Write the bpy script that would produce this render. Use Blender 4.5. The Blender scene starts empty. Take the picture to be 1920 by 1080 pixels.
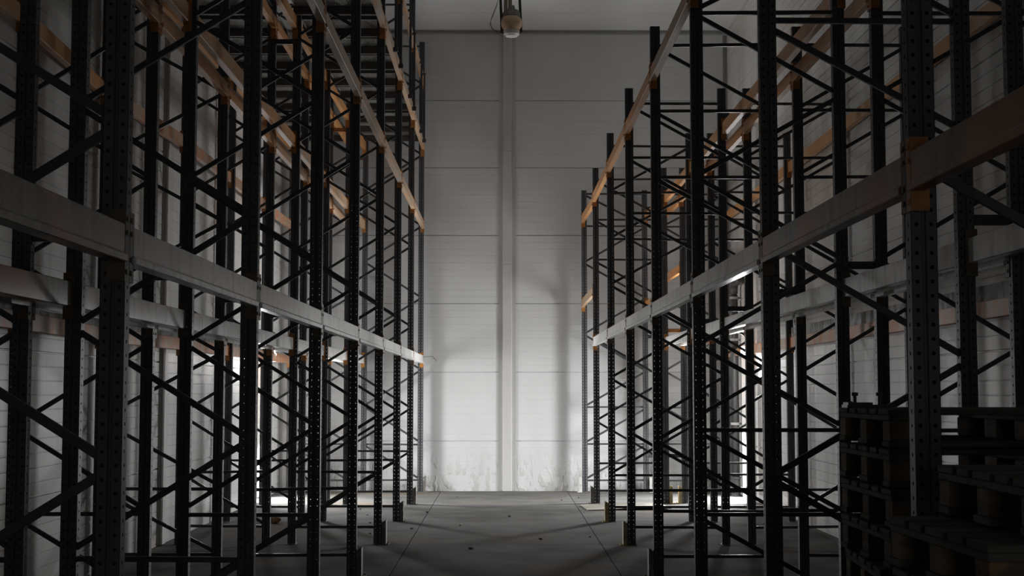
import bpy, bmesh, math, random
from mathutils import Vector, Matrix
R = random.Random(7)
SC = bpy.context.scene
COL = SC.collection
H_CAM = 1.753
ORD = ['nearest to the far wall', 'second from the far wall', 'third from the far wall', 'fourth from the far wall',
       'fifth from the far wall', 'sixth from the far wall', 'seventh from the far wall', 'eighth from the far wall',
       'ninth from the far wall']

# ------------------------------------------------------------------ materials
def mat(name, base, rough=0.6, metal=0.0, alt=None, scale=6.0, stretch=(1, 1, 1), amount=0.5, lo=0.4, hi=0.65,
        bump=0.0, bump_scale=40.0, alt2=None, scale2=2.0, lo2=0.5, hi2=0.6, spec=0.5, detail=5.0):
    m = bpy.data.materials.new(name); m.use_nodes = True
    nt = m.node_tree; N = nt.nodes; L = nt.links
    b = N['Principled BSDF']
    b.inputs['Base Color'].default_value = (*base, 1)
    b.inputs['Roughness'].default_value = rough
    b.inputs['Metallic'].default_value = metal
    b.inputs['Specular IOR Level'].default_value = spec
    geo = N.new('ShaderNodeNewGeometry')
    mp = N.new('ShaderNodeMapping'); mp.inputs['Scale'].default_value = stretch
    L.new(geo.outputs['Position'], mp.inputs['Vector'])
    col = None
    if alt is not None:
        nz = N.new('ShaderNodeTexNoise'); nz.inputs['Scale'].default_value = scale; nz.inputs['Detail'].default_value = detail
        L.new(mp.outputs['Vector'], nz.inputs['Vector'])
        mr = N.new('ShaderNodeMapRange'); mr.inputs['From Min'].default_value = lo; mr.inputs['From Max'].default_value = hi
        mr.inputs['To Max'].default_value = amount
        L.new(nz.outputs['Fac'], mr.inputs['Value'])
        mx = N.new('ShaderNodeMix'); mx.data_type = 'RGBA'
        mx.inputs['A'].default_value = (*base, 1); mx.inputs['B'].default_value = (*alt, 1)
        L.new(mr.outputs['Result'], mx.inputs['Factor'])
        col = mx.outputs['Result']
    if alt2 is not None:
        nz = N.new('ShaderNodeTexNoise'); nz.inputs['Scale'].default_value = scale2; nz.inputs['Detail'].default_value = 4
        L.new(geo.outputs['Position'], nz.inputs['Vector'])
        mr = N.new('ShaderNodeMapRange'); mr.inputs['From Min'].default_value = lo2; mr.inputs['From Max'].default_value = hi2
        L.new(nz.outputs['Fac'], mr.inputs['Value'])
        mx = N.new('ShaderNodeMix'); mx.data_type = 'RGBA'
        L.new(mr.outputs['Result'], mx.inputs['Factor'])
        if col: L.new(col, mx.inputs['A'])
        else: mx.inputs['A'].default_value = (*base, 1)
        mx.inputs['B'].default_value = (*alt2, 1)
        col = mx.outputs['Result']
    if col: L.new(col, b.inputs['Base Color'])
    if bump:
        nz = N.new('ShaderNodeTexNoise'); nz.inputs['Scale'].default_value = bump_scale; nz.inputs['Detail'].default_value = 6
        L.new(geo.outputs['Position'], nz.inputs['Vector'])
        bp = N.new('ShaderNodeBump'); bp.inputs['Strength'].default_value = bump; bp.inputs['Distance'].default_value = 0.01
        L.new(nz.outputs['Fac'], bp.inputs['Height']); L.new(bp.outputs['Normal'], b.inputs['Normal'])
    return m

M = {}
M['frame'] = mat('dark_frame_paint', (.075, .078, .086), .5, alt=(.105, .105, .108), scale=5, amount=.7, spec=.4)
M['brace'] = mat('brace_steel', (.05, .051, .055), .4, alt=(.09, .088, .086), scale=9, amount=.5, spec=.5)
M['grey'] = mat('worn_grey_beam', (.76, .755, .74), .28, alt=(.34, .335, .32), scale=6, stretch=(2, 2.2, .5), amount=.85, lo=.48, hi=.72, bump=.1)
M['rusty'] = mat('grey_beam_with_orange_rust', (.24, .21, .17), .38, alt=(.09, .07, .05), scale=6, stretch=(2, 2.2, .5), amount=.8,
                 alt2=(.40, .14, .045), scale2=2.0, lo2=.44, hi2=.58, bump=.1)
M['orange'] = mat('orange_beam_paint', (.56, .25, .075), .42, alt=(.50, .36, .23), scale=4, stretch=(1.5, 1, 1), amount=.75, lo=.45, hi=.75)
M['brown'] = mat('rust_brown_beam', (.20, .12, .07), .42, alt=(.09, .06, .04), scale=6, stretch=(2, 2.2, .5), amount=.7,
                 alt2=(.46, .16, .045), scale2=2.2, lo2=.42, hi2=.6, bump=.1)
M['tan'] = mat('faded_orange_beam_paint', (.46, .32, .21), .45, alt=(.58, .26, .09), scale=2.2, stretch=(1.5, 1, 1), amount=.8, lo=.5, hi=.72,
               alt2=(.36, .345, .32), scale2=3.1, lo2=.55, hi2=.68)
M['wallrust'] = mat('pale_beam_with_rust_streaks', (.40, .29, .21), .5, alt=(.52, .18, .06), scale=4, stretch=(1.5, 1.5, .8), amount=.9, lo=.42, hi=.62)
M['mottled'] = mat('mottled_grey_plank', (.40, .40, .39), .7, alt=(.10, .10, .10), scale=9, stretch=(1, 1, .7), amount=.9, lo=.42, hi=.62)
M['conn'] = mat('orange_connector_paint', (.50, .20, .045), .5, alt=(.20, .11, .05), scale=14, amount=.7)
M['conn_dark'] = mat('grimy_connector_paint', (.14, .10, .06), .55, alt=(.07, .06, .05), scale=14, amount=.7)
M['galv'] = mat('galvanised_steel', (.30, .30, .29), .5, .3, alt=(.30, .29, .26), scale=9, amount=.6)
M['channel'] = mat('deck_channel_steel', (.085, .082, .078), .5, alt=(.05, .048, .045), scale=9, amount=.6)
M['guard'] = mat('scuffed_guard_paint', (.14, .135, .12), .55, alt=(.34, .32, .28), scale=14, amount=.7, lo=.55, hi=.62)
M['guard_yellow'] = mat('guard_yellow_paint', (.42, .34, .17), .55, alt=(.20, .18, .14), scale=14, amount=.7, lo=.5, hi=.62)
M['guard_white'] = mat('guard_white_paint', (.62, .62, .60), .55, alt=(.2, .19, .17), scale=14, amount=.7, lo=.56, hi=.64)
M['wood'] = mat('weathered_pallet_wood', (.20, .155, .105), .8, alt=(.10, .075, .05), scale=5, stretch=(1, 1, 5), amount=.8,
                alt2=(.27, .165, .085), scale2=6, lo2=.55, hi2=.65, bump=.3)
M['board'] = mat('grey_weathered_board', (.115, .105, .090), .8, alt=(.06, .055, .045), scale=6, stretch=(1, 1, 6), amount=.8, bump=.3)
M['wall_panel'] = mat('painted_wall_panel', (.68, .69, .69), .5, alt=(.57, .58, .58), scale=1.3, stretch=(1, 1, .35), amount=.6, lo=.4, hi=.75, spec=.3)
M['ceiling'] = mat('ceiling_panel', (.76, .775, .78), .6, alt=(.68, .695, .70), scale=.8, amount=.6, spec=.3)
M['trim'] = mat('painted_metal_trim', (.60, .595, .58), .45, alt=(.48, .475, .46), scale=2.5, stretch=(1, 1, .4), amount=.6)
M['trim_dark'] = mat('grimy_metal_trim', (.30, .298, .29), .5, alt=(.2, .198, .19), scale=5, amount=.6)
M['pipe'] = mat('dark_pipe', (.03, .03, .032), .45, alt=(.05, .049, .046), scale=5, amount=.6)
M['wire'] = mat('black_cable', (.03, .03, .03), .5, alt=(.05, .05, .05), scale=9)
M['strap'] = mat('black_strap', (.018, .018, .018), .5, alt=(.03, .03, .03), scale=9)
M['conduit'] = mat('tan_conduit', (.27, .22, .14), .55, alt=(.17, .14, .09), scale=20, amount=.7)
M['cap'] = mat('lamp_cap_metal', (.20, .20, .19), .4, .5, alt=(.11, .11, .10), scale=16)
M['reflector'] = mat('lamp_reflector', (.55, .33, .16), .25, .6, alt=(.40, .30, .2), scale=16)
M['porcelain'] = mat('pale_lamp_rim', (.62, .62, .60), .4, alt=(.45, .45, .44), scale=18)
M['card'] = mat('pale_cardboard', (.30, .285, .25), .8, alt=(.22, .205, .175), scale=7, amount=.7)
M['paper'] = mat('crumpled_brown_paper', (.26, .14, .055), .8, alt=(.36, .24, .12), scale=22)
M['chip'] = mat('dark_debris', (.07, .06, .05), .8, alt=(.16, .14, .11), scale=22)
M['plate'] = mat('oily_steel_plate', (.06, .06, .06), .4, .4, alt=(.2, .2, .2), scale=20, lo=.6, hi=.7)
M['vest'] = mat('white_plaster', (.82, .82, .81), .7, alt=(.76, .76, .75), scale=2)

# painted wall: wear near the floor, long faint streaks
def worn_wall():
    m = M['wall_panel'].copy(); m.name = 'painted_wall_panel_peeling_at_base'
    nt = m.node_tree; N = nt.nodes; L = nt.links; b = N['Principled BSDF']
    geo = N.new('ShaderNodeNewGeometry'); sx = N.new('ShaderNodeSeparateXYZ'); L.new(geo.outputs['Position'], sx.inputs[0])
    mp = N.new('ShaderNodeMapping'); mp.inputs['Scale'].default_value = (9, 9, 4); L.new(geo.outputs['Position'], mp.inputs['Vector'])
    nz = N.new('ShaderNodeTexNoise'); nz.inputs['Scale'].default_value = 1.3; nz.inputs['Detail'].default_value = 7
    L.new(mp.outputs['Vector'], nz.inputs['Vector'])
    g = N.new('ShaderNodeMapRange'); g.inputs['From Min'].default_value = .05; g.inputs['From Max'].default_value = .8
    g.inputs['To Min'].default_value = 1; g.inputs['To Max'].default_value = 0; L.new(sx.outputs['Z'], g.inputs['Value'])
    r = N.new('ShaderNodeMapRange'); r.inputs['From Min'].default_value = .5; r.inputs['From Max'].default_value = .6; L.new(nz.outputs['Fac'], r.inputs['Value'])
    mul = N.new('ShaderNodeMath'); mul.operation = 'MULTIPLY'; L.new(g.outputs['Result'], mul.inputs[0]); L.new(r.outputs['Result'], mul.inputs[1])
    bp = N.new('ShaderNodeBump'); bp.inputs['Strength'].default_value = .8; bp.inputs['Distance'].default_value = .012
    L.new(mul.outputs[0], bp.inputs['Height']); L.new(bp.outputs['Normal'], b.inputs['Normal'])
    old = b.inputs['Base Color'].links[0].from_socket
    mx = N.new('ShaderNodeMix'); mx.data_type = 'RGBA'; L.new(old, mx.inputs['A']); mx.inputs['B'].default_value = (.50, .49, .47, 1)
    sc = N.new('ShaderNodeMath'); sc.operation = 'MULTIPLY'; sc.inputs[1].default_value = .7; L.new(mul.outputs[0], sc.inputs[0])
    L.new(sc.outputs[0], mx.inputs['Factor']); L.new(mx.outputs['Result'], b.inputs['Base Color'])
    return m
M['wall_worn'] = worn_wall()
# side walls: same panel with vertical dirty streaks and faint pinkish stains
M['wall_side'] = mat('stained_side_wall_panel', (.64, .645, .64), .3, alt=(.40, .405, .40), scale=1.1, stretch=(1, 2.2, .25), amount=.7, lo=.5, hi=.72,
                     alt2=(.60, .53, .475), scale2=.55, lo2=.5, hi2=.75, spec=.5)
def floor_mat():
    m = mat('dusty_concrete', (.125, .124, .121), .92, alt=(.07, .069, .066), scale=1.6, amount=.8, lo=.4, hi=.65,
            alt2=(.155, .12, .088), scale2=.55, lo2=.55, hi2=.75, bump=.35, bump_scale=26, spec=.12)
    return m
M['floor'] = floor_mat()
def glass_mat():
    m = bpy.data.materials.new('lamp_glass'); m.use_nodes = True
    b = m.node_tree.nodes['Principled BSDF']
    nz = m.node_tree.nodes.new('ShaderNodeTexNoise'); nz.inputs['Scale'].default_value = 30
    cr = m.node_tree.nodes.new('ShaderNodeMapRange'); cr.inputs['To Min'].default_value = .05; cr.inputs['To Max'].default_value = .2
    m.node_tree.links.new(nz.outputs['Fac'], cr.inputs['Value']); m.node_tree.links.new(cr.outputs['Result'], b.inputs['Roughness'])
    b.inputs['Base Color'].default_value = (.86, .60, .40, 1); b.inputs['Transmission Weight'].default_value = .35; b.inputs['IOR'].default_value = 1.4
    return m
M['glass'] = glass_mat()

# ------------------------------------------------------------------ mesh helpers
def to_mesh(bm, name):
    bmesh.ops.recalc_face_normals(bm, faces=bm.faces)
    me = bpy.data.meshes.new(name); bm.to_mesh(me); bm.free(); return me
def link(name, me, m, parent=None, loc=(0, 0, 0), rot=(0, 0, 0)):
    if m is not None and not me.materials: me.materials.append(m)
    o = bpy.data.objects.new(name, me); COL.objects.link(o)
    o.location = loc; o.rotation_euler = rot
    if parent: o.parent = parent
    return o
def thing(name, label, cat, loc, group=None, rot=(0, 0, 0)):
    o = bpy.data.objects.new(name, None); COL.objects.link(o); o.location = loc; o.rotation_euler = rot
    o.empty_display_size = .1
    tag(o, label, cat, group); return o
def tag(o, label, cat, group=None):
    o['label'] = label; o['category'] = cat
    if group: o['group'] = group
    return o
def struct(o):
    o['kind'] = 'structure'; return o
def add_box(bm, x0, x1, y0, y1, z0, z1):
    v = [bm.verts.new(p) for p in ((x0, y0, z0), (x1, y0, z0), (x1, y1, z0), (x0, y1, z0), (x0, y0, z1), (x1, y0, z1), (x1, y1, z1), (x0, y1, z1))]
    for f in ((0, 3, 2, 1), (4, 5, 6, 7), (0, 1, 5, 4), (1, 2, 6, 5), (2, 3, 7, 6), (3, 0, 4, 7)): bm.faces.new([v[i] for i in f])
def prism(bm, pts_a, pts_b):
    a = [bm.verts.new(p) for p in pts_a]; b = [bm.verts.new(p) for p in pts_b]; n = len(a)
    for i in range(n): bm.faces.new((a[i], a[(i + 1) % n], b[(i + 1) % n], b[i]))
    bm.faces.new(a[::-1]); bm.faces.new(b)
def tube(bm, path, r, seg=10, cap=True):
    path = [Vector(p) for p in path]; rings = []
    up = Vector((0, 0, 1))
    for i, p in enumerate(path):
        d = (path[min(i + 1, len(path) - 1)] - path[max(i - 1, 0)]).normalized()
        s = d.cross(up)
        if s.length < .05: s = d.cross(Vector((1, 0, 0)))
        s.normalize(); t = s.cross(d).normalized()
        rr = r[i] if isinstance(r, (list, tuple)) else r
        rings.append([bm.verts.new(p + rr * (math.cos(a) * s + math.sin(a) * t)) for a in [2 * math.pi * k / seg for k in range(seg)]])
    for a, b in zip(rings, rings[1:]):
        for k in range(seg): bm.faces.new((a[k], a[(k + 1) % seg], b[(k + 1) % seg], b[k]))
    if cap: bm.faces.new(rings[0][::-1]); bm.faces.new(rings[-1])
def lathe(bm, prof, seg=28, center=(0, 0, 0)):
    c = Vector(center); rings = []
    for r, z in prof:
        if r < 1e-5: rings.append([bm.verts.new(c + Vector((0, 0, z)))])
        else: rings.append([bm.verts.new(c + Vector((r * math.cos(2 * math.pi * k / seg), r * math.sin(2 * math.pi * k / seg), z))) for k in range(seg)])
    for a, b in zip(rings, rings[1:]):
        for k in range(seg):
            k2 = (k + 1) % seg
            if len(a) == 1 and len(b) == 1: continue
            if len(a) == 1: bm.faces.new((a[0], b[k2], b[k]))
            elif len(b) == 1: bm.faces.new((a[k], a[k2], b[0]))
            else: bm.faces.new((a[k], a[k2], b[k2], b[k]))
def smooth(me):
    for p in me.polygons: p.use_smooth = True
    return me

# ------------------------------------------------------------------ rack hardware
UW, UD = .092, .066            # upright web width, flange depth
def perforated(bm, O, U, V, Nn, us, pitch, n, z0, r, t):
    """sheet of thickness t with round holes; columns given by (u0,u1,uc); O origin, U across, V up, Nn thickness direction"""
    P = lambda u, v, w: bm.verts.new(O + U * u + V * v + Nn * w)
    for (u0, u1) in us:
        uc = (u0 + u1) / 2
        for k in range(n):
            v0 = z0 + k * pitch; v1 = v0 + pitch; vc = (v0 + v1) / 2
            outer = [(u1, vc), (u1, v1), (uc, v1), (u0, v1), (u0, vc), (u0, v0), (uc, v0), (u1, v0)]
            inner = [(uc + r * math.cos(a), vc + r * math.sin(a)) for a in [math.pi / 4 * i for i in range(8)]]
            ol = [[P(u, v, w) for u, v in outer] for w in (0, t)]
            il = [[P(u, v, w) for u, v in inner] for w in (0, t)]
            for i in range(8):
                j = (i + 1) % 8
                bm.faces.new((ol[0][i], il[0][i], il[0][j], ol[0][j]))
                bm.faces.new((ol[1][i], ol[1][j], il[1][j], il[1][i]))
                bm.faces.new((il[0][i], il[1][i], il[1][j], il[0][j]))
def upright_mesh(h):
    bm = bmesh.new(); t = .0025; hw = UW / 2; n = int(h / .05); pitch = h / n
    X, Y, Z = Vector((1, 0, 0)), Vector((0, 1, 0)), Vector((0, 0, 1))
    perforated(bm, Vector((0, 0, 0)), X, Z, Y, [(-hw + .002, -.008), (.008, hw - .002)], pitch, n, 0, .0072, t)
    # centre groove
    prism(bm, [(-.008, 0, 0), (-.004, .008, 0), (.004, .008, 0), (.008, 0, 0), (.008, t, 0), (.005, .008 + t, 0), (-.005, .008 + t, 0), (-.008, t, 0)],
              [(-.008, 0, h), (-.004, .008, h), (.004, .008, h), (.008, 0, h), (.008, t, h), (.005, .008 + t, h), (-.005, .008 + t, h), (-.008, t, h)])
    # second perforated side wall and the two closing walls (slotted)
    perforated(bm, Vector((0, UD - t, 0)), X, Z, Y, [(-hw + .002, -.008), (.008, hw - .002)], pitch, n, 0, .0072, t)
    add_box(bm, -.009, .009, UD - t, UD, 0, h)
    for s in (-1, 1):
        perforated(bm, Vector((s * hw, 0, 0)), Y, Z, Vector((-s, 0, 0)), [(0.0, UD)], pitch, n, 0, .0075, t)
    return to_mesh(bm, 'upright')
UP = {h: upright_mesh(h) for h in (7.9, 5.25)}
for m_ in UP.values(): m_.materials.append(M['frame'])
BR = {}
def brace_mesh(dx, dz, w):
    key = (round(dx, 3), round(dz, 3), round(w, 4))
    if key in BR: return BR[key]
    d = Vector((dx, 0, dz)); n = Vector((-dz, 0, dx)).normalized(); e = Vector((0, 1, 0)); t = .003; D = .022
    prof = [(-w / 2, 0), (w / 2, 0), (w / 2, D), (w / 2 - t, D), (w / 2 - t, t), (-w / 2 + t, t), (-w / 2 + t, D), (-w / 2, D)]
    A = [n * a + e * b for a, b in prof]
    bm = bmesh.new(); prism(bm, A, [p + d for p in A])
    BR[key] = to_mesh(bm, 'brace'); BR[key].materials.append(M['brace']); return BR[key]
def base_plate_mesh():
    bm = bmesh.new(); add_box(bm, -.05, .05, -.045, .11, 0, .008)
    for x in (-.03, .03):
        lathe(bm, [(0, .008), (.011, .008), (.011, .016), (.006, .018), (.006, .03), (0, .03)], 6, (x, .09, 0))
    me = to_mesh(bm, 'base_plate'); me.materials.append(M['guard']); return me
BASE = base_plate_mesh()
# zigzag bracing: ('H', height) or ('D', height at front post, height at rear post)
def zig(n, start_front, z0, g=.06, step=.63):
    out = []; z = z0; f = start_front
    for _ in range(n):
        a, b = z + g / 2, z + step - g / 2
        out.append(('D', a, b) if f else ('D', b, a)); f = not f; z += step
    return out
L_TYPE = [('H', .2), ('H', .82), ('D', .79, .24)] + zig(11, False, .85) + [('H', 7.83)]
A_TYPE = [('H', .2), ('H', .62), ('H', 3.80), ('H', 4.44), ('H', 5.08), ('D', 1.25, .67), ('D', 1.31, 1.89), ('D', 2.53, 1.95), ('D', 2.59, 3.15),
          ('D', 3.75, 3.21), ('D', 4.40, 3.84), ('D', 5.04, 4.48)]
B_TYPE = [('H', .2), ('H', .83), ('H', 1.46), ('H', 4.62), ('H', 5.19), ('D', .24, .79), ('D', .87, 1.42), ('D', 1.5, 2.06), ('D', 2.70, 2.12),
          ('D', 2.76, 3.33), ('D', 3.95, 3.39), ('D', 4.01, 4.58), ('D', 5.16, 4.66)]
flip = lambda L: [(a[0],) + tuple(reversed(a[1:])) for a in L]
YO = .033
def frame(name_label, xf, xr, y, h, spec, group, skew=0.0):
    t = thing('upright_frame', name_label, 'rack frame', (xf, y - YO, 0), group)
    for x in (0, xr - xf):
        u = link('upright', UP[h], None, t, (x, 0, .006))
        link('base_plate', BASE, None, u, (0, 0, -.006))
    s = 1 if xr > xf else -1
    hw = UW / 2 - .012
    for k, a in enumerate(spec):
        za, zb = (a[1], a[1]) if a[0] == 'H' else (a[1], a[2])
        x0, x1 = s * hw, (xr - xf) - s * hw
        if a[0] == 'H': za += R.uniform(-.008, .008); zb += R.uniform(-.008, .008)
        me = brace_mesh(x1 - x0, zb - za, .034 if a[0] == 'D' else .030)
        link('diagonal_brace' if a[0] == 'D' else 'horizontal_brace', me, None, t, (x0, .018 + (.006 if a[0] == 'H' else 0), za))
    return t
BEAM_PROF = [(0, .038), (0, .136), (.004, .14), (.046, .14), (.05, .136), (.05, .004), (.046, 0), (-.008, 0), (-.011, .003), (-.011, .026), (-.008, .029), (-.002, .032)]
def rail_mesh(y0, y1, s, bend=0.0):
    """s: +1 if the outer face looks towards +X"""
    bm = bmesh.new(); n = 8 if bend else 1; rings = []
    for i in range(n + 1):
        f = i / n; y = y0 + (y1 - y0) * f
        off = bend * (f ** 2)
        rings.append([bm.verts.new((-s * px + s * 0, y, z + off)) for px, z in BEAM_PROF])
    m = len(BEAM_PROF)
    for a, b in zip(rings, rings[1:]):
        for i in range(m): bm.faces.new((a[i], a[(i + 1) % m], b[(i + 1) % m], b[i]))
    bm.faces.new(rings[0][::-1]); bm.faces.new(rings[-1])
    return to_mesh(bm, 'beam_rail')
def connector_mesh(s, e, short=False):
    """L bracket; e=-1: at the beam end nearer the camera, e=+1: far end.  origin at post centre line, outer flange"""
    bm = bmesh.new(); t = .004; z0, z1 = (-.12, .138) if short else (-.07, .19)
    # flange plate on the aisle face (covers half the post) with three hook noses
    ya, yb = (.003, .060) if e < 0 else (-.060, -.003)
    xs = sorted((s * .001, s * .005))
    add_box(bm, xs[0], xs[1], ya, yb, z0, z1)
    for zz in (-.095, -.045, .05, .10) if short else (-.045, .005, .10, .15):
        xs2 = sorted((s * .005, s * .010)); add_box(bm, xs2[0], xs2[1], (ya + yb) / 2 - .012, (ya + yb) / 2 + .012, zz, zz + .018)
    # end plate against the post web / back
    yc = .058 if e < 0 else -.060
    xs3 = sorted((s * .005, -s * .060)); add_box(bm, xs3[0], xs3[1], yc - t / 2, yc + t / 2, z0, z1)
    return to_mesh(bm, 'connector_plate')
CON = {}
for s in (1, -1):
    for e in (1, -1):
        for k in ('conn', 'conn_dark'):
            me = connector_mesh(s, e); me.materials.append(M[k]); CON[(s, e, k)] = me
        me = connector_mesh(s, e, True); me.materials.append(M['conn']); CON[(s, e, 'short')] = me
def beam(label, xpost, s, ya, yb, z, m, con, group, bend=0.0, cat='rack beam', plank=False, xend=None):
    xo = xpost + s * (UW / 2)
    rz = 0 if xend is None else -math.atan2(xend - xpost, yb - ya)
    t = thing('rack_crossbeam', label, cat, (xo, ya, z), group, (0, 0, rz))
    link('beam_rail', rail_mesh(.060, yb - ya - .062, s, bend), M[m], t, (s * .004, 0, 0))
    link('connector_plate', CON[(s, -1, con)], None, t, (0, 0, 0))
    link('connector_plate', CON[(s, 1, con)], None, t, (0, yb - ya, bend))
    if plank:
        bm = bmesh.new(); add_box(bm, -.012, .012, .07, yb - ya - .07, .14, .27)
        link('edge_plank', to_mesh(bm, 'plank'), M['mottled'], t, (-s * .022, 0, 0))['label'] = 'mottled grey plank on edge'
    return t

YL = [2.40, 5.225, 8.016, 10.856, 13.616, 16.447, 19.284, 22.09, 24.83]
YR = [2.13, 4.956, 7.78, 10.626, 13.52, 16.335, 19.22, 22.28, 24.78]
LX = (-1.4245, -2.407, -2.70, -3.695)
RX = (1.47, 2.545, 2.84, 3.885)
def rxf(i): return 1.43 if i == 8 else RX[0]
def rxr(i): return 2.49 if i == 8 else RX[1]
# ---- frames
for i in range(1, 9):
    frame('tall black frame in the rack row left of the aisle, ' + ORD[8 - i], LX[0], LX[1], YL[i], 7.9, flip(L_TYPE) if i == 8 else L_TYPE, 'frames of the left aisle rack')
for i in range(1, 9):
    xr = -3.825 if i == 4 else LX[3]
    frame('tall black frame in the rack along the left wall, ' + ORD[8 - i], LX[2], xr, YL[i], 7.9, flip(L_TYPE), 'frames of the left wall rack')
RT = {1: A_TYPE, 2: A_TYPE, 3: flip(B_TYPE), 4: A_TYPE, 5: A_TYPE, 6: flip(A_TYPE), 7: A_TYPE, 8: B_TYPE}
for i in range(1, 9):
    frame('low black frame in the rack row right of the aisle, ' + ORD[8 - i], rxf(i), rxr(i), YR[i], 5.25, RT[i], 'frames of the right aisle rack')
for i in range(2, 9):
    frame('low black frame in the rack along the right wall, ' + ORD[8 - i], RX[2], RX[3], YR[i], 5.25, flip(RT[i]), 'frames of the right wall rack')

# ---- beams
BORD = ['last bay at far wall', 'second bay from far wall', 'third bay from far wall', 'fourth bay from far wall',
        'fifth bay from far wall', 'sixth bay from far wall', 'seventh bay from far wall', 'eighth bay from far wall']
def bl(colour, level, side, row, i): return f'{level} {colour} beam, {side} of {row}, {BORD[7 - i]}'
LROW, LWROW, RROW, RWROW = 'left aisle rack', 'left wall rack', 'right aisle rack', 'right wall rack'
for i in range(0, 8):                      # bay i spans post i..i+1
    y0, y1 = YL[i], YL[i + 1]
    if i >= 0:
        beam(bl('grey', 'lowest', 'aisle side', LROW, i), LX[0], 1, y0, y1, 2.22, 'rusty' if i == 0 else 'grey', 'conn' if i >= 7 else 'conn_dark', 'beams of the left aisle rack')
    if i >= 1:
        beam(bl('grey', 'lowest', 'wall side', LROW, i), LX[1], -1, y0, y1, 2.22, 'rusty' if i < 2 else 'grey', 'conn' if i >= 4 else 'conn_dark', 'beams of the left aisle rack')
        beam(bl('grey', 'lowest', 'aisle side', LWROW, i), LX[2], 1, y0, y1, 2.22, 'rusty' if i < 2 else 'grey', 'conn' if i >= 4 else 'conn_dark', 'beams of the left wall rack')
    if i >= 2:
        beam(bl('rusty', 'lowest', 'wall side', LWROW, i), -3.825 if i == 4 else LX[3], -1, y0, y1, 2.22, 'wallrust', 'conn', 'beams of the left wall rack', plank=True, xend=-3.825 if i == 3 else LX[3])
    if i >= 2:
        beam(bl('faded orange', 'middle', 'aisle side', LROW, i), LX[0], 1, y0, y1, 4.575, 'tan', 'conn', 'beams of the left aisle rack')
        beam(bl('orange', 'middle', 'wall side', LROW, i), LX[1], -1, y0, y1, 4.575, 'orange' if i < 5 else 'tan', 'conn', 'beams of the left aisle rack')
        beam(bl('orange', 'middle', 'aisle side', LWROW, i), LX[2], 1, y0, y1, 4.575, 'orange' if i < 5 else 'tan', 'conn', 'beams of the left wall rack')
        beam(bl('orange', 'middle', 'wall side', LWROW, i), -3.825 if i == 4 else LX[3], -1, y0, y1, 4.575, 'orange' if i < 4 else 'wallrust', 'conn', 'beams of the left wall rack', xend=-3.825 if i == 3 else LX[3])
    if i >= 4:
        beam(bl('rust-streaked', 'upper', 'aisle side', LROW, i), LX[0], 1, y0, y1, 5.975, 'tan', 'short', 'beams of the left aisle rack')
        beam(bl('orange', 'upper', 'wall side', LROW, i), LX[1], -1, y0, y1, 5.975, 'orange', 'short', 'beams of the left aisle rack')
        beam(bl('orange', 'upper', 'aisle side', LWROW, i), LX[2], 1, y0, y1, 5.975, 'orange', 'short', 'beams of the left wall rack')
        beam(bl('orange', 'upper', 'wall side', LWROW, i), -3.825 if i == 4 else LX[3], -1, y0, y1, 5.975, 'orange', 'short', 'beams of the left wall rack', xend=LX[3])
    if i >= 5:
        beam(bl('orange', 'topmost', 'aisle side', LROW, i), LX[0], 1, y0, y1, 7.12, 'tan', 'conn', 'beams of the left aisle rack')
for i in range(0, 8):
    y0, y1 = YR[i], YR[i + 1]
    rust = i <= 1
    zl = 3.17 if i == 7 else 2.445
    if i < 7:
        beam(bl('rust-stained' if rust else 'grey', 'lowest', 'aisle side', RROW, i), RX[0], -1, y0, y1, 2.445, ('brown' if i == 0 else 'rusty') if rust else 'grey', 'conn' if (i < 1 or i >= 6) else 'conn_dark', 'beams of the right aisle rack')
    else:
        beam(bl('bent orange', 'lowest', 'aisle side', RROW, i), RX[0], -1, y0, y1, 3.24, 'tan', 'conn', 'beams of the right aisle rack', bend=-.05, xend=rxf(8))
    if i >= 1:
        beam(bl('grey' if i < 7 else 'orange', 'lowest', 'wall side', RROW, i), RX[1], 1, y0, y1, zl, 'grey' if i < 7 else 'orange', 'conn' if i > 4 else 'conn_dark', 'beams of the right aisle rack', xend=rxr(i + 1))
    if i >= 2:
        beam(bl('grey' if i < 7 else 'orange', 'lowest', 'aisle side', RWROW, i), RX[2], -1, y0, y1, 2.445 if i < 7 else 3.60, 'grey' if i < 7 else 'orange', 'conn' if i > 4 else 'conn_dark', 'beams of the right wall rack')
    if i >= 2:
        beam(bl('rusty', 'lowest', 'wall side', RWROW, i), RX[3], 1, y0, y1, 2.33, 'wallrust', 'conn', 'beams of the right wall rack', plank=i < 6)
    if i >= 2:
        beam(bl('orange', 'upper', 'aisle side', RROW, i), RX[0], -1, y0, y1, 4.71 - (.04 if i == 7 else 0), 'tan' if i < 4 else 'orange', 'conn', 'beams of the right aisle rack', xend=rxf(i + 1))
        beam(bl('orange', 'upper', 'wall side', RROW, i), RX[1], 1, y0, y1, 4.71, 'orange', 'conn', 'beams of the right aisle rack', xend=rxr(i + 1))
        beam(bl('orange', 'upper', 'aisle side', RWROW, i), RX[2], -1, y0, y1, 4.71, 'orange', 'conn', 'beams of the right wall rack')
        beam(bl('orange', 'upper', 'wall side', RWROW, i), RX[3], 1, y0, y1, 4.71, 'orange', 'conn', 'beams of the right wall rack')

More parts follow.
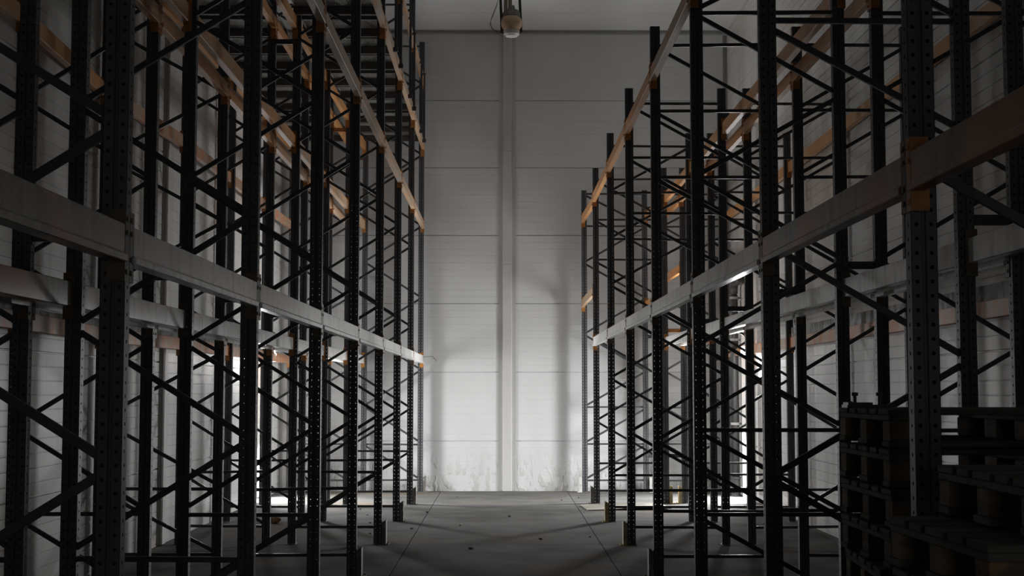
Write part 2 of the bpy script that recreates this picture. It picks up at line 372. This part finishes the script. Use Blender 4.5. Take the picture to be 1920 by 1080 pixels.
# ---- row spacers between the back-to-back racks
def spacer(label, x0, x1, y, z, m):
    bm = bmesh.new(); w = abs(x1 - x0) - UW; t = .003
    for (ya, yb, za, zb) in ((0, .04, .025, .028), (0, .04, -.028, -.025), (0, .003, -.028, .028)):
        add_box(bm, 0, w, ya, yb, za, zb)
    for xx in (0, w - .004): add_box(bm, xx, xx + .004, -.0, .06, -.045, .045)
    o = link('row_spacer', to_mesh(bm, 'row_spacer'), M[m], None, (min(x0, x1) + UW / 2, y - .02, z))
    tag(o, label, 'row spacer', 'row spacers between the racks'); return o
for i in range(2, 9):
    for z, nm in ((2.62, 'middle'), (5.83, 'upper')):
        if nm == 'upper' and i < 4: continue
        m = 'conn' if (nm == 'upper' and i >= 7) else 'brace'
        c = 'orange' if m == 'conn' else 'black'
        spacer(f'{nm} {c} spacer joining the two left racks, {ORD[8 - i]}', LX[2], LX[1], YL[i], z, m)
for i in range(2, 9):
    for z, nm in ((.62, 'lowest'), (2.69, 'middle'), (4.94, 'upper')):
        if nm == 'upper' and i < 4: continue
        m = 'conn' if (nm == 'middle' and i == 7) else 'brace'
        c = 'orange' if m == 'conn' else 'black'
        spacer(f'{nm} {c} spacer joining the two right racks, {ORD[8 - i]}', rxr(i), RX[2], YR[i], z + (.12 if (i == 7 and nm == 'lowest') else 0), m)

# ---- post guards at the foot of the aisle posts
def guard_mesh(h):
    bm = bmesh.new(); t = .005
    prof = [(.0, -.075), (.0, .075), (-.045, .075), (-.045, .070), (-t, .070), (-t, -.070), (-.045, -.070), (-.045, -.075)]
    prism(bm, [(x, y, .006) for x, y in prof], [(x, y, h if x > -.03 else h - .02) for x, y in prof])
    add_box(bm, -.045, .035, -.095, .095, 0, .006)
    for yy in (-.08, .08): lathe(bm, [(0, .006), (.012, .006), (.012, .016), (0, .018)], 6, (.018, yy, 0))
    return to_mesh(bm, 'post_guard')
G = {k: guard_mesh(.27) for k in ('guard', 'guard_yellow', 'guard_white')}
for k, me in G.items(): me.materials.append(M[k])
for i in range(3, 9):
    g = 'guard'
    o = link('post_guard', G[g], None, None, (LX[0] + .046 + .052, YL[i], 0)); tag(o, 'scuffed steel post guard left of the aisle, ' + ORD[8 - i], 'post guard', 'post guards left of the aisle')
for i in range(3, 9):
    g = 'guard_white' if i == 8 else ('guard_yellow' if i in (5, 6) else 'guard')
    c = {'guard': 'scuffed steel', 'guard_white': 'chipped white', 'guard_yellow': 'faded yellow-edged'}[g]
    o = link('post_guard', G[g], None, None, (rxf(i) - .046 - .052, YR[i], 0), (0, 0, math.pi)); tag(o, c + ' post guard right of the aisle, ' + ORD[8 - i], 'post guard', 'post guards right of the aisle')
o = link('post_guard', G['guard_white'], None, None, (2.49 + .046 + .052, YR[8], 0)); tag(o, 'white post guard at the back post of the frame by the far wall', 'post guard')
o = link('post_guard', G['guard_yellow'], None, None, (2.545 + .046 + .052, YR[7], 0)); tag(o, 'yellow post guard facing the gap, on the right aisle rack', 'post guard')
o = link('post_guard', G['guard_yellow'], None, None, (2.84 - .046 - .052, YR[7], 0), (0, 0, math.pi)); tag(o, 'yellow post guard facing the gap, on the right wall rack', 'post guard')

# ---- wire mesh decks on the upper left level
def diamond(w, d, pitch=.045, t=.0045):
    bm = bmesh.new()
    def clip(p, q):
        # clip segment to 0..w, 0..d
        t0, t1 = 0.0, 1.0; dx, dy = q[0] - p[0], q[1] - p[1]
        for pp, qq in ((-dx, p[0]), (dx, w - p[0]), (-dy, p[1]), (dy, d - p[1])):
            if abs(pp) < 1e-9:
                if qq < 0: return None
            else:
                r = qq / pp
                if pp < 0: t0 = max(t0, r)
                else: t1 = min(t1, r)
        if t0 >= t1 - 1e-4: return None
        return (p[0] + t0 * dx, p[1] + t0 * dy), (p[0] + t1 * dx, p[1] + t1 * dy)
    n = int((w + d) / pitch) + 2
    for sgn in (1, -1):
        for k in range(-n, n + 1):
            c = k * pitch
            a, b = ((c, 0), (c + sgn * d, d))
            s = clip(a, b)
            if not s: continue
            (x0, y0), (x1, y1) = s
            nx, ny = -(y1 - y0), (x1 - x0); l = math.hypot(nx, ny); nx, ny = nx / l * t, ny / l * t
            z0, z1 = (0, .004) if sgn > 0 else (.004, .008)
            pts = [(x0 - nx, y0 - ny), (x1 - nx, y1 - ny), (x1 + nx, y1 + ny), (x0 + nx, y0 + ny)]
            prism(bm, [(x, y, z0) for x, y in pts], [(x, y, z1) for x, y in pts])
    for (a, b, c, e) in ((0, w, 0, .012), (0, w, d - .012, d), (0, .012, 0, d), (w - .012, w, 0, d)): add_box(bm, a, b, c, e, -.002, .010)
    return to_mesh(bm, 'mesh_panel')
DW = 1.03; DD = .855
MESHP = diamond(DW, DD); MESHP.materials.append(M['galv'])
def channel_mesh():
    bm = bmesh.new(); t = .004
    for a in (0, .056): add_box(bm, 0, DW, a, a + t, -.10, -.004)
    add_box(bm, 0, DW, 0, .06, -.104, -.10)
    me = to_mesh(bm, 'support_channel'); me.materials.append(M['channel']); return me
CHN = channel_mesh()
for row, xa, rowname in ((0, (LX[0] + LX[1]) / 2 - .515, LROW), (1, (LX[2] + LX[3]) / 2 - .515, LWROW)):
    for i in range(4, 8):
        y0, y1 = YL[i] + .068, YL[i + 1] - .068; step = (y1 - y0) / 3
        for j in range(3):
            t = thing('mesh_deck', ['near', 'middle', 'far'][j] + f' wire mesh deck of {rowname}, upper level, {BORD[7 - i]}', 'mesh deck', (xa, y0 + j * step, 6.220), 'wire mesh decks on the upper level')
            link('mesh_panel', MESHP, None, t, (0, 0, 0))
            link('support_channel', CHN, None, t, (0, 0.0, 0)); link('support_channel', CHN, None, t, (0, DD - .06, 0))

# ---- vertical safety bars standing on the upper left beams
def bar_mesh():
    bm = bmesh.new(); add_box(bm, -.015, .015, -.010, .010, .0, 1.12); add_box(bm, -.03, .03, -.02, .02, -.06, .0); add_box(bm, -.05, .02, -.016, .016, 1.10, 1.13)
    return to_mesh(bm, 'safety_bar')
SB = bar_mesh(); SB.materials.append(M['brace'])
for i in (5, 6, 7):
    for j, f in ((0, .36), (1, .68)):
        o = link('safety_bar', SB, None, None, (LX[0] + .046 + .047, YL[i] + f * (YL[i + 1] - YL[i]), 6.02))
        tag(o, f'{["nearer", "farther"][j]} thin black bar between upper and topmost beams, {BORD[7 - i]}', 'safety bar', 'vertical bars above the upper left beams')

# ------------------------------------------------------------------ room shell
WX0, WX1, WY1, CEIL, YN = -3.90, 4.00, 25.0, 8.165, -5.0
def groove_profile(h, pitch=.1205, depth=.009, w=.011, seam=1.205, off=.87):
    """list of (inset, z) up a panelled wall: fine ribs plus a deeper seam at each panel joint"""
    pts = [(0, 0)]; k = 0
    seams = [off + seam * j for j in range(-1, 8)]
    z = (off % pitch)
    while z < h - .02:
        is_seam = min(abs(z - s) for s in seams) < .02
        ww, dd = (.018, .02) if is_seam else (w, depth)
        pts += [(0, z - ww / 2), (dd, z - ww / 4), (dd, z + ww / 4), (0, z + ww / 2)]
        z += pitch
    pts.append((0, h)); return pts
def panel_wall(name, m, axis, const, a0, a1, h0, h1, out, thick=.12, **kw):
    """wall along X (axis 'x', at Y=const) or along Y (axis 'y', at X=const); out = sign of the room-side normal"""
    prof = [(d, z) for d, z in groove_profile(CEIL, **kw) if h0 - 1e-6 <= z <= h1 + 1e-6]
    if prof[0][1] > h0 + 1e-4: prof.insert(0, (0, h0))
    if prof[-1][1] < h1 - 1e-4: prof.append((0, h1))
    bm = bmesh.new()
    def P(a, d, z):
        c = const - out * d
        return (a, c, z) if axis == 'x' else (c, a, z)
    loop = prof + [(thick, h1), (thick, h0)]
    prism(bm, [P(a0, d, z) for d, z in loop], [P(a1, d, z) for d, z in loop])
    return bm
def merge(bms, name):
    out = bmesh.new()
    for b in bms:
        me = bpy.data.meshes.new('t'); b.to_mesh(me); b.free(); out.from_mesh(me); bpy.data.meshes.remove(me)
    return to_mesh(out, name)
struct(link('wall_back', merge([panel_wall('w', None, 'x', WY1, WX0 - .2, WX1 + .2, 0, CEIL, -1, depth=.003, w=.006)], 'wall_back'), M['wall_worn']))
DY0, DY1, DH = 22.5, 23.66, 2.70      # doorway in the right wall
struct(link('wall_right', merge([panel_wall('w', None, 'y', WX1, YN, DY0, 0, CEIL, -1), panel_wall('w', None, 'y', WX1, DY0, DY1, DH, CEIL, -1),
                                 panel_wall('w', None, 'y', WX1, DY1, WY1, 0, CEIL, -1)], 'wall_right'), M['wall_side']))
struct(link('wall_left', merge([panel_wall('w', None, 'y', WX0, YN, DY0, 0, CEIL, 1), panel_wall('w', None, 'y', WX0, DY0, DY1, DH, CEIL, 1),
                                panel_wall('w', None, 'y', WX0, DY1, WY1, 0, CEIL, 1)], 'wall_left'), M['wall_side']))
bm = bmesh.new(); add_box(bm, WX0 - .2, -.2, YN - .12, YN, 0, CEIL); add_box(bm, 2.2, WX1 + .2, YN - .12, YN, 0, CEIL); add_box(bm, -.2, 2.2, YN - .12, YN, 2.6, CEIL); struct(link('wall_front', to_mesh(bm, 'wall_front'), M['wall_side']))  # opening in this unseen wall is added to let the front fill in
# floor: slabs parted by narrow joints over a base
bm = bmesh.new(); xs = [WX0 - .05, -1.07, 1.13, WX1 + .05]; ys = [YN, -1.2, 1.7, 4.6, 7.5, 10.45, 13.4, 16.4, 19.3, 22.6, WY1 + .05]; g = .005
for a, b in zip(xs, xs[1:]):
    for c, d in zip(ys, ys[1:]): add_box(bm, a + g, b - g, c + g, d - g, -.1, 0)
add_box(bm, WX0 - 1.7, WX1 + 1.7, YN - .2, WY1 + .8, -.2, -.014)
struct(link('floor', to_mesh(bm, 'floor'), M['floor']))
# ceiling: panels with joints
bm = bmesh.new(); ys = [YN] + [YN + 1.2 * k for k in range(1, 26)]; ys = [y for y in ys if y < 23.9] + [WY1 + .1]
ys = [y - .0 for y in ys]
for c, d in zip(ys, ys[1:]): add_box(bm, WX0 - .2, WX1 + .2, c + .004, d - .004, CEIL, CEIL + .1)
add_box(bm, WX0 - .2, WX1 + .2, YN, WY1 + .12, CEIL + .02, CEIL + .15)
struct(link('ceiling', to_mesh(bm, 'ceiling'), M['ceiling']))
# trims: joint angle at the top of the far wall, corner posts, pilasters
bm = bmesh.new()
prism(bm, [(WX0, WY1 - .03, CEIL), (WX0, WY1 - .028, CEIL - .006), (WX0, WY1 - .012, CEIL - .012), (WX0, WY1 - .006, CEIL - .05), (WX0, WY1, CEIL - .05), (WX0, WY1, CEIL)],
          [(WX1, WY1 - .03, CEIL), (WX1, WY1 - .028, CEIL - .006), (WX1, WY1 - .012, CEIL - .012), (WX1, WY1 - .006, CEIL - .05), (WX1, WY1, CEIL - .05), (WX1, WY1, CEIL)])
struct(link('trim_1', to_mesh(bm, 'trim'), M['trim_dark']))
def pilaster(name, pos, on, cuts, w=(.075, .15, .075), depth=.05, m='trim', top=CEIL - .055):
    """column cover: two flat flanges and a raised box; built in lengths with open joints"""
    bm = bmesh.new(); a = [-(w[1] / 2 + w[0]), -w[1] / 2 - .006, -w[1] / 2, w[1] / 2, w[1] / 2 + .006, w[1] / 2 + w[2]]
    prof = [(a[0], 0), (a[0], .008), (a[1], .008), (a[2], depth), (a[3], depth), (a[4], .008), (a[5], .008), (a[5], 0)]
    zs = [0] + cuts + [top]
    for z0, z1 in zip(zs, zs[1:]):
        z0 += .004
        if on == 'back': f = lambda u, d, z: (pos + u, WY1 - d, z)
        elif on == 'left': f = lambda u, d, z: (WX0 + d, pos + u, z)
        else: f = lambda u, d, z: (WX1 - d, pos + u, z)
        prism(bm, [f(u, d, z0) for u, d in prof], [f(u, d, z1) for u, d in prof])
        # screw heads along the flanges
        zz = z0 + .3
        while zz < z1 - .1:
            for u in (a[0] + .02, a[5] - .02):
                c = f(u, .008, zz); dn = Vector(f(u, .014, zz)) - Vector(c)
                tube(bm, [c, Vector(c) + dn], .008, 6)
            zz += .62
    struct(link(name, to_mesh(bm, 'pilaster'), M[m]))
pilaster('trim_2', .085, 'back', [3.97, 5.98])
pilaster('trim_3', -3.76, 'back', [3.97, 5.98], w=(.06, .14, .06))
pilaster('trim_4', 16.4, 'left', [4.2], w=(.06, .22, .06), depth=.03)
pilaster('trim_5', 10.4, 'left', [4.2], w=(.06, .22, .06), depth=.03)
pilaster('trim_6', 16.6, 'right', [4.2], w=(.06, .22, .06), depth=.03)
pilaster('trim_7', 10.6, 'right', [4.2], w=(.06, .22, .06), depth=.03)
# corner angle right
bm = bmesh.new(); add_box(bm, WX1 - .07, WX1, WY1 - .008, WY1, 0, CEIL - .09); add_box(bm, WX1 - .008, WX1, WY1 - .07, WY1, 0, CEIL - .09); struct(link('trim_8', to_mesh(bm, 'trim'), M['trim_dark']))
# door linings
for k, (wx, sg) in enumerate(((WX1, 1), (WX0, -1))):
    def bx(bm, xa, xb, *r): add_box(bm, min(wx + sg * xa, wx + sg * xb), max(wx + sg * xa, wx + sg * xb), *r)
    bm = bmesh.new()
    for y in (DY0, DY1 - .05): bx(bm, -.03, .14, y, y + .05, 0, DH - .05)
    bx(bm, -.03, .14, DY0, DY1, DH - .05, DH + .03)
    struct(link('trim_%d' % (9 + k), to_mesh(bm, 'trim'), M['trim']))

# ------------------------------------------------------------------ pipe by the doorway
t = thing('wall_pipe', 'thick dark pipe with a round elbow beside the bright doorway', 'pipe', (3.885, 23.80, 0))
bm = bmesh.new(); arc = [(0, -.18 + .18 * math.cos(a), 3.37 + .18 * math.sin(a)) for a in [math.pi / 2 * k / 8 for k in range(9)]]
tube(bm, [(0, 0, .30), (0, 0, 3.35)] + arc + [(0, -.75, 3.55)], .066, 16); link('pipe', smooth(to_mesh(bm, 'pipe')), M['pipe'], t)
bm = bmesh.new()
for z in (1.2, 2.6, 3.3): lathe(bm, [(.067, z - .02), (.078, z - .02), (.078, z + .02), (.067, z + .02)], 16)
for z in (1.2, 2.6, 3.3): add_box(bm, .05, .118, -.015, .015, z - .015, z + .015)
link('pipe_clamp', to_mesh(bm, 'clamp'), M['galv'], t)
bm = bmesh.new(); lathe(bm, [(0, 0), (.095, 0), (.095, .02), (.075, .03), (.075, .28), (.085, .29), (.085, .32), (0, .32)], 16); link('pipe_foot', to_mesh(bm, 'foot'), M['pipe'], t)

# ------------------------------------------------------------------ ceiling lamp
LY, LXX, LZ = 20.0, .128, 6.98
t = thing('ceiling_lamp', 'round glass globe lamp hanging from the ceiling on black straps', 'lamp', (LXX, LY, LZ)); t.scale = (1.07, 1.07, 1.0)
bm = bmesh.new(); lathe(bm, [(.0, -.150), (.05, -.146), (.10, -.118), (.135, -.06), (.146, 0), (.138, .05), (.115, .10), (.112, .10), (.134, .05), (.142, 0), (.131, -.06), (.097, -.114), (.05, -.141), (0, -.145)], 32)
link('glass_globe', smooth(to_mesh(bm, 'globe')), M['glass'], t)
bm = bmesh.new(); lathe(bm, [(.118, .09), (.122, .10), (.118, .15), (.09, .19), (.05, .20), (.04, .26), (0, .26)], 28); lathe(bm, [(.118, .09), (.0, .09)], 28); link('lamp_cap', to_mesh(bm, 'cap'), M['cap'], t)
bm = bmesh.new(); lathe(bm, [(.02, .085), (.06, .06), (.10, .0), (.118, -.06), (.112, -.06), (.095, 0), (.055, .054), (.02, .078)], 28); link('reflector', smooth(to_mesh(bm, 'reflector')), M['reflector'], t)
bm = bmesh.new(); lathe(bm, [(.018, .07), (.02, .03), (.04, -.01), (.042, -.04), (.03, -.07), (0, -.082)], 18); link('bulb', smooth(to_mesh(bm, 'bulb')), M['porcelain'], t)
bm = bmesh.new(); pr = []
lathe(bm, [(.10, -.10), (.112, -.11), (.108, -.155), (.08, -.185), (0, -.195), (0, -.185), (.075, -.175), (.098, -.15), (.10, -.11)], 24); link('lower_rim', to_mesh(bm, 'rim'), M['porcelain'], t)
for sx in (-1, 1):
    bm = bmesh.new(); x = sx * .128
    prism(bm, [(x - .018, -.02, -.13), (x + .018, -.02, -.13), (x + .018, .02, -.13), (x - .018, .02, -.13)],
              [(x - .05 - .018, -.02, CEIL - LZ), (x - .05 + .018, -.02, CEIL - LZ), (x - .05 + .018, .02, CEIL - LZ), (x - .05 - .018, .02, CEIL - LZ)])
    link('hanging_strap', to_mesh(bm, 'strap'), M['strap'], t)
bm = bmesh.new(); prism(bm, [(-.14, -.02, -.13), (-.14, .02, -.13), (-.09, .02, -.165), (-.09, -.02, -.165)], [(.14, -.02, -.13), (.14, .02, -.13), (.09, .02, -.165), (.09, -.02, -.165)])
link('strap_stirrup', to_mesh(bm, 'stirrup'), M['strap'], t)
bm = bmesh.new()
for x in (-.078, -.020): add_box(bm, x - .026, x + .026, -.03, .03, .05, CEIL - LZ)
add_box(bm, -.06, -.04, -.035, .035, .12, .16)
link('conduit', to_mesh(bm, 'conduit'), M['conduit'], t)
bm = bmesh.new(); P = [(-.175, 0, 1.0), (-.16, 0, .42), (-.20, 0, .26), (-.265, 0, .08), (-.285, 0, .0), (-.26, 0, -.07), (-.19, 0, -.12), (-.13, 0, -.135)]
tube(bm, P, .0055, 6); link('lamp_cable', to_mesh(bm, 'cable'), M['wire'], t)

# ------------------------------------------------------------------ pallets in the right foreground
def box_mesh(name, x, y, z, m, bev=.003):
    bm = bmesh.new(); add_box(bm, -x / 2, x / 2, -y / 2, y / 2, 0, z)
    bmesh.ops.bevel(bm, geom=bm.edges[:], offset=bev, segments=1, affect='EDGES')
    me = to_mesh(bm, name); me.materials.append(M[m]); return me
PW, PD = 1.2, .8           # long side across X
BW = box_mesh('wide_board', PW, .145, .022, 'board'); BN = box_mesh('narrow_board', PW, .10, .022, 'board')
ST = box_mesh('stringer_board', .145, PD, .022, 'board'); BL = box_mesh('block', .10, .10, .078, 'wood'); BLW = box_mesh('block', .145, .145, .078, 'wood')
def pallet(label, x, y, z, rz, group):
    t = thing('wooden_pallet', label, 'pallet', (x, y, z), group, (0, 0, rz))
    for yy, me in ((-PD / 2 + .05, BN), (0, BW), (PD / 2 - .05, BN)): link('bottom_board', me, None, t, (0, yy, 0))
    for xx in (-PW / 2 + .075, 0, PW / 2 - .075):
        for yy in (-PD / 2 + .05, 0, PD / 2 - .05): link('block', BLW if xx == 0 else BL, None, t, (xx + (0.02 if xx > 0 else -.02 if xx < 0 else 0), yy, .022))
        link('stringer_board', ST, None, t, (xx, 0, .100))
    for k, me in enumerate((BW, BN, BW, BN, BW)): link('deck_board', me, None, t, (0, -PD / 2 + .0725 + k * (PD - .145) / 4, .122))
    return t
CNT = ['topmost', 'second', 'third', 'fourth', 'fifth', 'sixth', 'seventh', 'eighth', 'ninth', 'tenth', 'eleventh', 'twelfth', 'thirteenth']
n = 11
for k in range(n):
    pallet(f'dark wooden pallet in the tall stack behind the near right post, {CNT[n - 1 - k]} from the top' if k < n - 1 else 'topmost dark wooden pallet of the tall stack behind the near right post',
           2.075 + R.uniform(-.012, .012), 5.86 + R.uniform(-.015, .015), k * .1535 + .001, math.radians(R.uniform(-1.0, 1.0) + (-3.5 if k == 6 else 0)), 'pallets in the tall stack')
n = 10
for k in range(n):
    pallet(f'wooden pallet in the nearest right stack, {CNT[n - 1 - k]} from the top' if k < n - 1 else 'topmost wooden pallet of the nearest right stack',
           1.80 + R.uniform(-.02, .02) + (.14 if k == n - 1 else 0), 3.95 + R.uniform(-.02, .02), k * .1535 + .001, math.radians(R.uniform(-2, 2) + (4 if k == 6 else 0)), 'pallets in the nearest stack')
# bracket lying on the tall stack
t = thing('bracket_plate', 'oily steel plate with two bolts lying on the tall pallet stack', 'bracket', (1.555, 6.1, 11 * .1535 - .0085))
bm = bmesh.new(); add_box(bm, -.09, .09, -.05, .05, 0, .012); add_box(bm, -.085, .02, -.045, .045, .012, .022); link('plate', to_mesh(bm, 'plate'), M['plate'], t)
for x in (-.045, .06):
    bm = bmesh.new(); lathe(bm, [(0, .012), (.007, .012), (.007, .05), (.014, .05), (.014, .064), (0, .066)], 6, (x, 0, 0)); link('bolt', to_mesh(bm, 'bolt'), M['plate'], t)

# ------------------------------------------------------------------ loose bits
bm = bmesh.new(); nx = 8
pr = [(-.62 + 1.24 * k / nx, .012 + .05 * math.sin(2.6 * k / nx) ** 2 * (k / nx)) for k in range(nx + 1)]
top = []; bot = []
for x, z in pr:
    top.append([bm.verts.new((x, y, z + .006 + .015 * (1 if y > 0 else 0) * math.sin(x * 4) ** 2)) for y in (-.42, -.1, .2, .42)])
    bot.append([bm.verts.new((x, y, z - .004 + .015 * (1 if y > 0 else 0) * math.sin(x * 4) ** 2)) for y in (-.42, -.1, .2, .42)])
for k in range(nx):
    for j in range(3):
        bm.faces.new((top[k][j], top[k + 1][j], top[k + 1][j + 1], top[k][j + 1])); bm.faces.new((bot[k][j], bot[k][j + 1], bot[k + 1][j + 1], bot[k + 1][j]))
    for j in (0, 3): bm.faces.new((top[k][j], bot[k][j], bot[k + 1][j], top[k + 1][j]))
for k in (0, nx):
    for j in range(3): bm.faces.new((top[k][j], top[k][j + 1], bot[k][j + 1], bot[k][j]))
o = link('cardboard_sheet', to_mesh(bm, 'cardboard'), M['card'], None, (1.84, 21.45, -.006), (0, 0, math.radians(4)))
tag(o, 'flattened pale cardboard sheet on the floor under the right aisle rack', 'cardboard')
bm = bmesh.new(); bmesh.ops.create_icosphere(bm, subdivisions=3, radius=.075)
for v in bm.verts: v.co *= R.uniform(.72, 1.08); v.co.z *= .75
o = link('crumpled_paper', to_mesh(bm, 'paper'), M['paper'], None, (-3.0, 19.0, .045)); tag(o, 'crumpled brown paper ball on the floor under the left wall rack', 'litter')
for k, (x, y) in enumerate(((-1.08, 20.6), (-1.75, 19.0), (-1.9, 20.2), (-1.15, 18.2), (.95, 22.9), (-.55, 18.6), (.1, 19.9), (-2.1, 21.2), (.45, 16.9), (-.35, 15.9), (1.05, 17.2), (-1.62, 17.6), (-.75, 23.6), (1.25, 23.4))):
    bm = bmesh.new(); bmesh.ops.create_icosphere(bm, subdivisions=1, radius=R.uniform(.016, .034))
    for v in bm.verts: v.co *= R.uniform(.7, 1.2); v.co.z *= .5
    zmin = min(v.co.z for v in bm.verts)
    o = link('debris_chip', to_mesh(bm, 'chip'), M['chip'], None, (x, y, -zmin)); tag(o, 'small dark chip of rubble lying on the concrete floor', 'rubble', 'rubble chips on the floor')
bm = bmesh.new(); tube(bm, [(0, 0, 0), (.0, .02, .0), (.10, .03, .01), (.17, .0, .005), (.24, -.02, -.07)], .004, 6)
o = link('bent_wire', to_mesh(bm, 'wire'), M['wire'], None, (LX[0] + .052, 24.6, 2.33)); tag(o, 'thin bent wire poking out of the last lowest beam left of aisle', 'wire')

# ------------------------------------------------------------------ light
def area(name, loc, rot, sx, sy, energy, col=(1, 1, 1), spread=180):
    l = bpy.data.lights.new(name, 'AREA'); l.shape = 'RECTANGLE'; l.size = sx; l.size_y = sy; l.energy = energy; l.color = col; l.spread = math.radians(spread)
    o = bpy.data.objects.new(name, l); COL.objects.link(o); o.location = loc; o.rotation_euler = rot; return o
# daylight falling in through the two doorways
def daylight(name, wx, sg, energy, tilt, yaw, off):
    n = Vector((-sg * math.cos(yaw) * math.cos(tilt), -math.sin(yaw) * math.cos(tilt), -math.sin(tilt)))
    o = area(name, (wx + sg * off, (DY0 + DY1) / 2, 1.5), (0, 0, 0), 1.1, 2.0, energy)
    o.rotation_euler = n.to_track_quat('-Z', 'Y').to_euler(); return o
daylight('daylight_right', WX1, 1, 720, math.radians(17), math.radians(45), .36)
daylight('daylight_left', WX0, -1, 560, math.radians(17), math.radians(45), .36)
area('added_front_fill', (1.0, YN - .1, 1.35), (math.radians(90), 0, 0), 2.2, 2.3, 19)  # unseen fill lamp added behind the camera to lift the near posts
w = bpy.data.worlds.new('World'); SC.world = w; w.use_nodes = True
w.node_tree.nodes['Background'].inputs['Color'].default_value = (.95, .97, 1, 1); w.node_tree.nodes['Background'].inputs['Strength'].default_value = .3

# ------------------------------------------------------------------ camera
cd = bpy.data.cameras.new('camera'); cam = bpy.data.objects.new('camera', cd); COL.objects.link(cam)
cd.sensor_width = 36; cd.lens = 50.0; cd.clip_end = 200; cd.clip_start = .05
cam.location = (0, 0, H_CAM); cam.rotation_euler = (math.radians(90 + 4.12), 0, math.radians(-.387))
SC.camera = cam
SC.view_settings.view_transform = 'Standard'; SC.view_settings.look = 'None'; SC.view_settings.gamma = 1; SC.view_settings.exposure = 0
SC.cycles.max_bounces = 12; SC.cycles.diffuse_bounces = 8; SC.cycles.sample_clamp_indirect = 6
SC.cycles.caustics_reflective = False; SC.cycles.caustics_refractive = False
